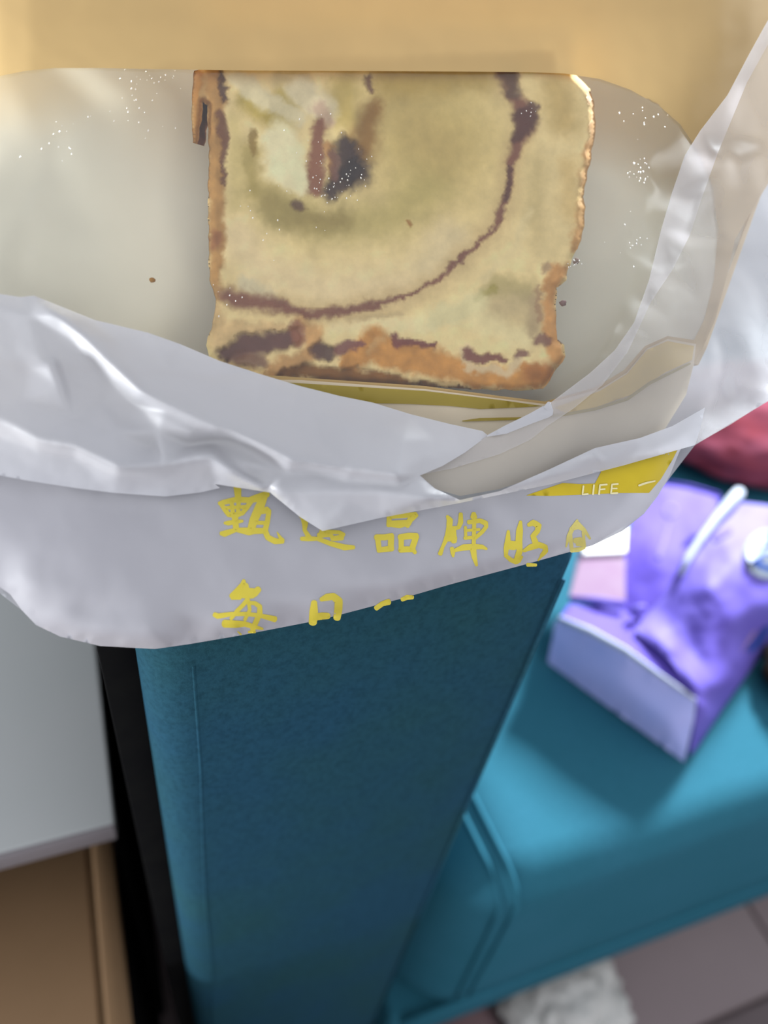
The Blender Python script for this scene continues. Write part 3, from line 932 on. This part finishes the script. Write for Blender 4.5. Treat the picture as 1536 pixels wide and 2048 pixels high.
# doubled edge of the bag's mouth
bo = [(1600, -50), (1536, 40), (1500, 105), (1455, 190), (1400, 262), (1370, 310), (1344, 385), (1322, 460), (1298, 560), (1268, 645), (1230, 700), (1180, 746), (1100, 806), (1030, 842), (976, 869), (930, 904), (885, 931), (838, 950),
      (905, 937), (1000, 908), (1060, 880), (1095, 852), (1150, 815), (1205, 770), (1255, 705), (1302, 604), (1345, 540), (1380, 470), (1404, 395), (1436, 305), (1494, 165), (1552, 60), (1640, -50)]
s = Sheet([(x, y, 0) for x, y in bo], [], 7, 0)
s.h = np.array([side.height(x, y) for x, y in s.xy]) + 0.35
s.bvh = None
s.build('mouth_edge', M_FILM_BAND, bag)
gl = [(975, 872, 3), (1010, 860, 16), (1060, 838, 20), (1095, 822, 26), (1098, 806, 8)]
printed('edge_fold', [gl], side, M_FILM, bag, 0.9)

# ------------------------------------------------------------------ bread bag (paper front with a clear window)
bbag = thing('bread_bag', 'yellow paper bread bag with a clear window inside the white carrier bag', 'bag', on_bag(700, 700, -20))
win = [(-90, 185), (-60, 168), (0, 152), (50, 142), (110, 136), (200, 136), (300, 138), (500, 141), (700, 142), (900, 143), (1050, 144), (1130, 147), (1200, 158), (1260, 179), (1320, 213), (1360, 248), (1395, 300), (1425, 370), (1436, 460), (1428, 560), (1408, 640), (1388, 680),
       (1335, 672), (1290, 692), (1248, 740), (1190, 775), (1090, 803), (1000, 792), (850, 772), (700, 762), (560, 752), (400, 745), (0, 720), (-90, 700)]


def bag_h(x, y):
    """pillow shape of the filled bread bag"""
    h = 0.0
    h -= 7 * max(0, (x - 1330) / 170) ** 2
    h -= 6 * max(0, (90 - x) / 150) ** 2
    h -= 4 * max(0, (y - 700) / 150) ** 1.5
    h += 1.0 * math.sin(x * 0.004) * math.sin(y * 0.006)
    return h


ctl = [(x, y, bag_h(x, y)) for x in range(-120, 1700, 60) for y in range(-120, 1000, 50)]
front_out = [(-120, -100), (1560, -100), (1600, 60), (1590, 230), (1560, 330), (1510, 410), (1470, 480), (1452, 560), (1430, 640), (1404, 700), (1386, 728), (1330, 756), (1260, 800), (1190, 824), (1130, 834), (1040, 842), (940, 845), (600, 838), (300, 822), (0, 800), (-120, 790)]
win_in = [p for p in win if p[0] > -90]
hole = [(-100, 190)] + win[1:-1] + [(-100, 700)]
pf = Sheet([(x, y, bag_h(x, y)) for x, y in front_out], ctl, 12, 1, holes=[hole], wrinkle=0.25, wscale=0.008, seed=1.0)
pf.build('paper_front', M_PAPER, bbag)
wf_out = [(-112, 175)] + [(x + (4 if x > 1300 else 0), y - 5 if y < 400 else y + 4) for x, y in win[1:-1]] + [(-112, 712)]
wctl = [(x, y, h - 0.5) for x, y, h in ctl]
wctl += [(x, y, bag_h(x, y) + d) for x, y, d in ((30, 215, 1.2), (120, 285, 1.4), (250, 340, 1.3), (330, 400, 1.2), (420, 500, 1.0), (130, 240, -.6), (180, 330, -.4), (300, 180, .9), (303, 260, .9), (290, 200, -.5), (650, 190, 1.0), (690, 240, 1.4), (600, 240, -.3), (520, 190, .8), (470, 160, -.2),
                                                 (1310, 215, 1.2), (1330, 260, -.5), (1280, 330, 1.4), (1260, 390, -.4), (1250, 480, 1.2), (1300, 420, -.2), (70, 400, 1.4), (75, 500, 1.2), (110, 430, -.4))]
wfilm = Sheet([(x, y, bag_h(x, y) - 0.5) for x, y in wf_out], wctl, 10, 2, wrinkle=0.25, wscale=0.012, seed=6.0)
wfilm.build('window_film', M_CLEAR, bbag)
# cream seam and mustard print below the window
seam_out = [(-110, 720), (0, 735), (400, 758), (600, 760), (850, 778), (1000, 797), (1090, 808), (1200, 778), (1254, 745), (1294, 697), (1335, 678), (1392, 688), (1388, 726), (1372, 790), (1330, 858), (1250, 895), (1100, 945), (1000, 978), (920, 992), (860, 975), (300, 930), (-110, 860)]
seam = Sheet([(x, y, max(bag_h(x, y), -3.2) + 0.6) for x, y in seam_out], [(x, y, max(h, -3.2) + .6) for x, y, h in ctl], 12, 1, wrinkle=0.5, wscale=0.01, seed=8)
seam.build('bottom_seam', M_SEAM, bbag)
flat_print('mustard_band', [(560, 764), (850, 782), (1000, 800), (1086, 812), (1040, 815), (960, 818), (900, 812), (820, 808), (740, 806), (640, 800), (540, 790)], seam, M_BAND, bbag, 0.25)
flat_print('mustard_corner', [(1110, 815), (1200, 782), (1254, 748), (1294, 700), (1335, 682), (1388, 692), (1384, 720), (1330, 745), (1262, 790), (1190, 815), (1130, 826)], seam, M_CORNER, bbag, 0.25)
printed('mustard_line', [[(925, 842, 2), (960, 839, 6), (1040, 837, 5), (1130, 829, 6), (1190, 818, 6), (1255, 798, 6), (1300, 766, 6), (1380, 727, 4)]], seam, M_BAND, bbag, 0.4)
back = Sheet([(-110, -90, -27), (1560, -90, -27), (1560, 250, -20), (1480, 480, -14), (1420, 650, -10), (1386, 735, -6), (1260, 808, -6), (1100, 850, -6), (600, 850, -6), (0, 815, -6), (-110, 800, -8)],
             [(350, 200, -25), (700, 300, -28), (1000, 300, -28), (1250, 350, -22), (400, 600, -26), (700, 640, -27), (1050, 640, -26), (1250, 600, -21), (700, 780, -26), (1000, 790, -25), (300, 740, -25), (560, 760, -26), (1130, 730, -25), (1130, 640, -26), (1200, 400, -26), (0, 500, -9), (100, 300, -11), (200, 500, -14), (200, 200, -15), (330, 400, -22), (300, 650, -20)], 16, 4, wrinkle=0.25, wscale=0.005, seed=3)
back.build('cream_back', M_BACK, bbag)
# the bag's closed right side, between front and back
gv, gf = [], []
prs = [((1560, -100), (1560, -85)), ((1598, 60), (1555, 60)), ((1588, 230), (1552, 245)), ((1508, 410), (1498, 420)), ((1450, 560), (1450, 570)), ((1403, 700), (1404, 692)), ((1387, 727), (1387, 732))]
prs = densify([a + b for a, b in prs], 12, False)
for q in prs:
    h0, h1 = bag_h(q[0], q[1]), back.height(q[2], q[3])
    for k in range(5):
        t = k / 4
        gv.append(on_bag(q[0] + (q[2] - q[0]) * t + 10 * math.sin(math.pi * t), q[1] + (q[3] - q[1]) * t, h0 + (h1 - h0) * t))
for i in range(len(prs) - 1):
    for k in range(4):
        a = i * 5 + k
        gf.append((a, a + 1, a + 6, a + 5))
me = bpy.data.meshes.new('side_gusset')
me.from_pydata(gv, [], gf)
smooth(link('side_gusset', me, bbag, M_PAPER))
# condensation on the inside of the window
dv, df = [], []
rs = random.Random(5)
spots = []
for cx, cy, sx, sy, n in ((285, 160, 50, 30, 26), (250, 230, 60, 50, 18), (670, 375, 40, 22, 26), (710, 330, 22, 40, 16), (560, 420, 120, 60, 18), (1300, 240, 70, 30, 20), (1280, 340, 20, 30, 26), (1150, 525, 10, 10, 12), (1265, 480, 40, 60, 14), (640, 300, 60, 90, 16), (120, 290, 60, 50, 14), (1060, 225, 14, 14, 8), (450, 600, 30, 40, 8)):
    for _ in range(n):
        spots.append((rs.gauss(cx, sx * .6), rs.gauss(cy, sy * .6), rs.uniform(0.6, 1.7)))
for x, y, r in spots:
    if not inside(win, np.array([[x, y]]))[0]:
        continue
    h = wfilm.height(x, y)
    n0 = len(dv)
    a0 = rs.uniform(0, 3)
    for ring_, hh in ((1.0, 0.0), (0.6, 0.10)):
        for k in range(6):
            a = a0 + k * math.pi / 3
            dv.append(on_bag(x + r * ring_ * math.cos(a), y + r * 1.5 * ring_ * math.sin(a), h + 0.05 + hh * r))
    dv.append(on_bag(x, y, h + 0.05 + 0.14 * r))
    for k in range(6):
        df.append((n0 + k, n0 + (k + 1) % 6, n0 + 6 + (k + 1) % 6, n0 + 6 + k))
        df.append((n0 + 6 + k, n0 + 6 + (k + 1) % 6, n0 + 12))
me = bpy.data.meshes.new('condensation')
me.from_pydata(dv, [], df)
o = smooth(link('condensation', me, bbag, M_DROP))
o['kind'] = 'stuff'

# ------------------------------------------------------------------ bread slice
bread = thing('bread_slice', 'swirled bread slice with dark bean paste behind the bag window', 'bread', on_bag(760, 450, -20))
b_out = [(402, 60), (398, 140), (388, 142), (384, 215), (386, 284), (395, 288), (402, 250), (406, 205), (414, 210), (418, 300), (416, 400), (417, 480), (419, 560), (433, 600), (428, 635), (412, 690), (418, 712), (440, 726), (500, 744), (545, 756), (640, 762), (760, 768), (870, 774), (960, 779), (1040, 781), (1086, 778),
         (1100, 760), (1113, 738), (1131, 712), (1128, 690), (1114, 682), (1112, 640), (1113, 575), (1132, 560), (1140, 528), (1142, 516), (1156, 498), (1168, 452), (1172, 412), (1166, 393), (1179, 330), (1191, 262), (1189, 212), (1180, 178), (1152, 150), (1146, 60)]
ring = densify(b_out, 4)
jit = np.array([[noise.noise(V((p[0] * .045, p[1] * .045, 1))) * 3 + noise.noise(V((p[0] * .15, p[1] * .15, 7))) * 1, noise.noise(V((p[0] * .045, p[1] * .045, 4))) * 3 + noise.noise(V((p[0] * .15, p[1] * .15, 9))) * 1] for p in ring])
ring = ring + jit
bs = Sheet([(p[0], p[1], 0) for p in ring], [], 4.5, 0)
XY = bs.xy
W = np.array([[fbm(p, .03, 4, 1.0) * 9 + fbm(p, .11, 3, 5.0) * 4, fbm(p, .03, 4, 3.0) * 9 + fbm(p, .11, 3, 8.0) * 4] for p in XY])
XYW = XY + W
col = np.tile(np.array(lin(255, 226, 160)[:3]), (len(XY), 1))
tone = np.array([fbm(p, .012, 4, 12.0) for p in XY])
streak = np.array([noise.noise(V((p[0] * .05, p[1] * .012, 3))) for p in XY])
col *= (1 + 0.07 * tone + 0.05 * streak)[:, None]
paste = np.zeros(len(XY))
crust = np.zeros(len(XY))
dent = np.zeros(len(XY))
raise_ = np.zeros(len(XY))


def paint(poly, width, rgb, soft=0.5, a=1.0, kind=None, depth=0.0):
    """stain along a polyline; width is half width, either one number or one per point"""
    d, par = seg_dist(poly if len(poly) > 1 else poly * 2, XYW)
    w = np.interp(par, range(len(width)), width) if isinstance(width, (list, tuple)) else np.full(len(d), float(width))
    k = np.clip((w * (1 + soft) - d) / (2 * soft * w + 1e-6), 0, 1)
    k = k * k * (3 - 2 * k) * a
    global col
    col = col * (1 - k[:, None]) + np.array(lin(*rgb)[:3]) * k[:, None]
    if kind == 'paste':
        np.maximum(paste, k, out=paste)
        crust[:] = crust * (1 - k)
    if kind == 'crust':
        np.maximum(crust, k, out=crust)
        paste[:] = paste * (1 - k)
    if kind == 'crumb':
        crust[:] = crust * (1 - k)
        paste[:] = paste * (1 - k)
    dent[:] = dent + k * depth


OL = (210, 182, 102)
paint([(860, 270)], 150, OL, 0.8, 0.75)
paint([(545, 400), (640, 450), (780, 440), (860, 370)], 42, (196, 176, 104), 1.0, 0.8)
paint([(500, 300), (505, 380)], 24, (176, 154, 80), 0.9, 0.8)
paint([(470, 240), (470, 420)], 14, (222, 198, 128), 0.9, 0.7)
paint([(545, 410), (590, 440), (680, 440)], 24, (160, 138, 78), 0.9, 0.8)
paint([(880, 300), (840, 250), (800, 210)], 50, (200, 172, 104), 0.9, 0.7)
paint([(500, 200), (560, 245), (580, 190)], 26, (186, 160, 66), 0.8, 0.9)
paint([(690, 170), (690, 230)], 30, (196, 168, 84), 0.8, 0.8)
paint([(560, 150), (600, 165)], 20, (206, 184, 130), 0.8, 0.8)
paint([(780, 160), (960, 150)], 34, (184, 152, 74), 0.8, 0.8)
paint([(1110, 170), (1130, 240)], 34, (196, 162, 88), 0.8, 0.7)
paint([(1090, 330), (1070, 420), (1090, 480)], 30, (200, 176, 116), 0.9, 0.6)
paint([(960, 590), (990, 570), (1050, 580)], [14, 24, 24], (184, 166, 104), 0.7, 0.7)
paint([(955, 598), (985, 576)], [5, 8], (172, 156, 70), 0.7, 0.8, None, 0.7)
paint([(1000, 620), (1050, 610), (1060, 660)], 30, (190, 168, 124), 0.9, 0.6)
paint([(560, 700 - 270)], 30, (180, 160, 96), 0.9, 0.5)
paint([(470, 470), (520, 540), (640, 580), (800, 570)], 34, (250, 222, 168), 0.9, 0.8)
paint([(485, 565), (540, 590)], 14, (222, 208, 168), 0.8, 0.8)
paint([(660, 655), (760, 645), (860, 650)], [12, 16, 14], (255, 230, 170), 0.8, 0.9, None, -0.5)
paint([(700, 636), (800, 625)], 8, (206, 180, 130), 0.9, 0.8, None, 0.6)
paint([(1110, 300), (1120, 430), (1090, 500)], [22, 24, 18], (248, 220, 156), 0.9, 0.8)
paint([(1060, 420), (1030, 500), (960, 560)], [8, 9, 6], (244, 220, 160), 0.9, 0.7)
paint([(960, 640), (1000, 660), (1050, 680)], [22, 18, 14], (246, 226, 166), 0.8, 0.8)
paint([(1068, 600), (1066, 660)], 12, (196, 168, 124), 0.9, 0.8)
paint([(900, 480), (860, 530)], 36, (238, 214, 164), 0.9, 0.7)
paint([(560, 280), (575, 335), (605, 365)], [36, 40, 24], (255, 240, 188), 0.4, 0.95, None, -0.9)
paint([(470, 150), (530, 200), (600, 235)], [18, 20, 14], (236, 220, 176), 0.5, 0.8, None, -0.7)  # pale streak: reflection on the window film painted onto the bread
paint([(600, 180), (650, 220)], 26, (238, 220, 176), 0.5, 0.85, None, -0.8)  # film reflection again, painted as a pale raised patch
paint([(655, 240), (640, 215)], 14, (205, 165, 140), 0.6, 0.7)
paint([(870, 640), (920, 620), (955, 605)], 22, (238, 224, 166), 0.6, 0.8, None, -0.6)
# crust
paint([(395, 130), (393, 280)], 14, (180, 122, 52), 0.6, 0.95, 'crust')
paint([(428, 140), (430, 300), (432, 450), (432, 590)], [22, 20, 17, 14], (186, 136, 74), 0.45, 0.95, 'crust')
paint([(424, 620), (440, 670), (470, 655), (560, 650)], [18, 24, 14, 8], (226, 186, 126), 0.6, 0.8, 'crust')
paint([(1186, 190), (1188, 260), (1176, 330), (1166, 420), (1152, 500)], [8, 10, 12, 14, 12], (206, 150, 84), 0.6, 0.9, 'crust')
paint([(1140, 330), (1140, 420)], 20, (214, 178, 108), 0.9, 0.6)
paint([(1118, 540), (1098, 580), (1100, 640), (1104, 690), (1118, 712)], [16, 13, 15, 16, 14], (214, 152, 84), 0.5, 0.95, 'crust', -0.5)
paint([(600, 640), (622, 660), (630, 700), (600, 722), (540, 740)], [14, 16, 16, 16, 16], (206, 154, 92), 0.5, 0.95, 'crust', -1.0)
paint([(700, 722), (745, 690), (790, 712), (850, 722), (905, 735), (950, 755), (1030, 755), (1085, 752)], [20, 34, 28, 30, 26, 22, 24, 24], (212, 148, 72), 0.35, 1.0, 'crust', -0.8)
paint([(1070, 748), (1095, 742)], 22, (176, 108, 48), 0.6, 0.8, 'crust')
paint([(742, 700), (762, 680)], 8, (226, 176, 110), 0.7, 0.7, 'crust')
paint([(930, 705), (935, 735), (1010, 745), (1040, 722)], [12, 9, 8, 10], (232, 204, 156), 0.5, 0.9, 'crumb')
paint([(560, 750), (610, 742), (680, 752), (760, 758), (860, 776), (960, 786)], [8, 14, 17, 15, 8, 4], (134, 84, 28), 0.4, 0.97, 'crust', 3.0)  # brown underside crust, darkened with painted shade below the front edge
# bean paste
sw = [(1012, 140), (1020, 185), (1048, 220), (1052, 250), (1034, 290), (1022, 330), (1012, 400), (990, 455), (935, 505), (885, 556), (830, 588), (770, 603), (700, 618), (640, 630), (600, 622), (560, 612), (480, 600), (455, 590)]
paint(sw, 22, (206, 172, 116), 0.9, 0.55)
paint(sw, [20, 12, 18, 17, 10, 8, 7, 6, 4, 5, 3.5, 6, 9, 10, 8, 15, 23, 16], (124, 64, 48), 0.7, 0.92, 'paste', 0.8)
paint([(1068, 216), (1050, 240), (1034, 275)], [14, 24, 12], (88, 46, 36), 0.4, 0.92, 'paste', 0.6)
paint([(1018, 150), (1024, 185)], [20, 14], (104, 76, 54), 0.6, 0.85, 'paste', 0.5)
paint([(1020, 330), (1012, 400)], 6, (84, 44, 32), 0.5, 0.8, 'paste')
paint([(640, 250), (634, 320), (630, 380)], [14, 16, 14], (148, 88, 62), 0.5, 0.95, 'paste', 1.0)
paint([(660, 290), (668, 350)], 10, (196, 132, 70), 0.6, 0.8, 'crust', 0.6)
paint([(752, 210), (735, 250), (722, 300)], [16, 24, 30], (152, 106, 46), 0.8, 0.9, None, 0.5)
paint([(690, 295), (706, 340), (660, 384)], [22, 38, 18], (66, 44, 40), 0.5, 0.98, 'paste', 2.4)
paint([(668, 310), (672, 350)], 9, (134, 92, 78), 0.6, 0.8, 'paste', 0.5)
paint([(712, 330), (700, 350)], 18, (38, 26, 26), 0.6, 0.9, 'paste', 1.5)
paint([(592, 408), (604, 416)], [12, 10], (92, 56, 36), 0.6, 0.9, 'paste', 0.8)
paint([(742, 160), (744, 172)], 9, (112, 68, 44), 0.6, 0.9, 'paste', 0.5)
paint([(505, 260), (508, 300)], [5, 7], (150, 118, 52), 0.6, 0.8, None, 0.4)
paint([(446, 140), (444, 200)], [6, 6], (80, 50, 44), 0.5, 0.9, 'paste', 0.5)
paint([(440, 230), (448, 300), (447, 365)], [12, 8, 5], (112, 66, 42), 0.5, 0.9, 'paste', 0.5)
paint([(432, 470), (430, 490)], 9, (160, 100, 62), 0.6, 0.8, 'crust')
paint([(455, 705), (500, 690), (560, 682), (585, 672)], [17, 25, 22, 15], (98, 56, 50), 0.5, 0.98, 'paste', 2.6)
paint([(480, 720), (520, 722)], [16, 14], (128, 84, 64), 0.6, 0.9, 'paste', 1.0)
paint([(590, 655), (598, 680)], [16, 14], (150, 92, 62), 0.5, 0.9, 'paste', 0.3)
paint([(640, 700), (655, 706)], [16, 14], (84, 50, 44), 0.5, 0.95, 'paste', 2.2)
paint([(675, 702), (700, 692), (722, 688)], [10, 9, 7], (132, 76, 68), 0.5, 0.95, 'paste', 0.6)
paint([(788, 672), (798, 688), (830, 690), (866, 694)], [10, 11, 7, 5], (120, 56, 52), 0.45, 0.95, 'paste', 0.8)
paint([(934, 708), (965, 716), (1010, 717)], [10, 9, 7], (124, 60, 50), 0.4, 0.95, 'paste', 0.9)
paint([(1038, 712), (1048, 706)], [8, 8], (124, 74, 62), 0.5, 0.9, 'paste', 0.6)
paint([(1078, 686), (1092, 680)], [11, 10], (128, 80, 64), 0.5, 0.9, 'paste', 0.6)
paint([(1076, 580), (1078, 640)], [5, 6], (168, 126, 92), 0.6, 0.7)
paint([(1096, 530), (1086, 545)], [10, 8], (150, 110, 84), 0.7, 0.7)
paint([(815, 447), (816, 449)], 5, (166, 112, 44), 0.5, 0.9, 'crust')
# relief: pillowed face, rounded rim, pores, pockets
bd, _ = seg_dist(ring, XY, True)
rim = np.clip(1 - bd / 15, 0, 1)
hb = -2.6 - 3.4 * rim ** 2 + 0.010 * W[:, 0] + 0.10 * streak - 0.55 * dent + 0.25 * crust * (1 - rim)
hb -= np.clip((XY[:, 1] - 690) / 90, 0, 1) * 2.0
NV = len(XY)
depthv = 11.0
bset = [i for i in range(NV) if bd[i] < 0.01]
par_on = seg_dist(ring, XY[bset], True)[1]
order = [b for _, b in sorted(zip(par_on, bset))]
mott = np.array([fbm(p, .035, 5, 21.0) for p in XY])
col = np.clip(col * (1 + 0.22 * mott * (0.35 + crust))[:, None], 0, 0.97)
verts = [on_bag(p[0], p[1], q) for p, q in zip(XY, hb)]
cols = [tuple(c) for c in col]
sidecol = np.array(lin(150, 92, 40)[:3])
cen_b = XY.mean(0)
rows = [order]
for k, (dz, inset) in enumerate(((2.5, 0.002), (5, 0.008), (8, 0.016), (depthv, 0.035))):
    row = []
    for b in order:
        q = XY[b] + (cen_b - XY[b]) * inset
        verts.append(on_bag(q[0], q[1], hb[b] - dz + 0.7 * noise.noise(V((q[0] * .06, q[1] * .06, dz)))))
        c = sidecol * (1 + 0.25 * fbm(q, .05, 3, dz))
        cols.append(tuple(c))
        row.append(len(verts) - 1)
    rows.append(row)
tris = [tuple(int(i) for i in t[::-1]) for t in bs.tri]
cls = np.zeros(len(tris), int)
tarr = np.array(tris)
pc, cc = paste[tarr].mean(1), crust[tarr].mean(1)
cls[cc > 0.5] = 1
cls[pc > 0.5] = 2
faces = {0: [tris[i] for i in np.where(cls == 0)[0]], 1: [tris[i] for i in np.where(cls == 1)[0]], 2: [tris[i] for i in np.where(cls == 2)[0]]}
n = len(order)
for a, b in zip(rows[:-1], rows[1:]):
    for i in range(n):
        j = (i + 1) % n
        faces[1].append((a[i], a[j], b[j], b[i]))
faces[1].append(tuple(rows[-1]))
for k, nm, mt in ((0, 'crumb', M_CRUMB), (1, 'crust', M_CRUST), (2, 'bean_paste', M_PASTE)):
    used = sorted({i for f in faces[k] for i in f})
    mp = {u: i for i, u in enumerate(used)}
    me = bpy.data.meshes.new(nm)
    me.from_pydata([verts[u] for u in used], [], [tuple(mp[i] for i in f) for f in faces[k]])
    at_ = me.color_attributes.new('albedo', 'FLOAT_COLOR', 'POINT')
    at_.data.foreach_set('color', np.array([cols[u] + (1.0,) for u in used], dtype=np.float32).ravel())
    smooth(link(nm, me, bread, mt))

# loose crumbs stuck to the window
for x, y, r, rgb, lab in ((305, 560, 6, (176, 124, 48), 'small golden crumb on the window film left of the bread slice'),
                          (1126, 606, 8, (140, 110, 104), 'dark paste crumb by the lower right side of the bread slice'),
                          (1152, 522, 8, (150, 128, 112), 'greyish paste crumb by the notch on the right side of the bread slice')):
    p = on_bag(x, y, wfilm.height(x, y) - 0.9)
    o = lumpy('crumb_speck', p, r * .00012, r * .00010, r * .00010, plain('crumb_%d' % x, lin(*rgb), None, 300, 0.7), None, 0.35, 2.0, x * .1, None, 2)
    tag(o, lab, 'crumb')
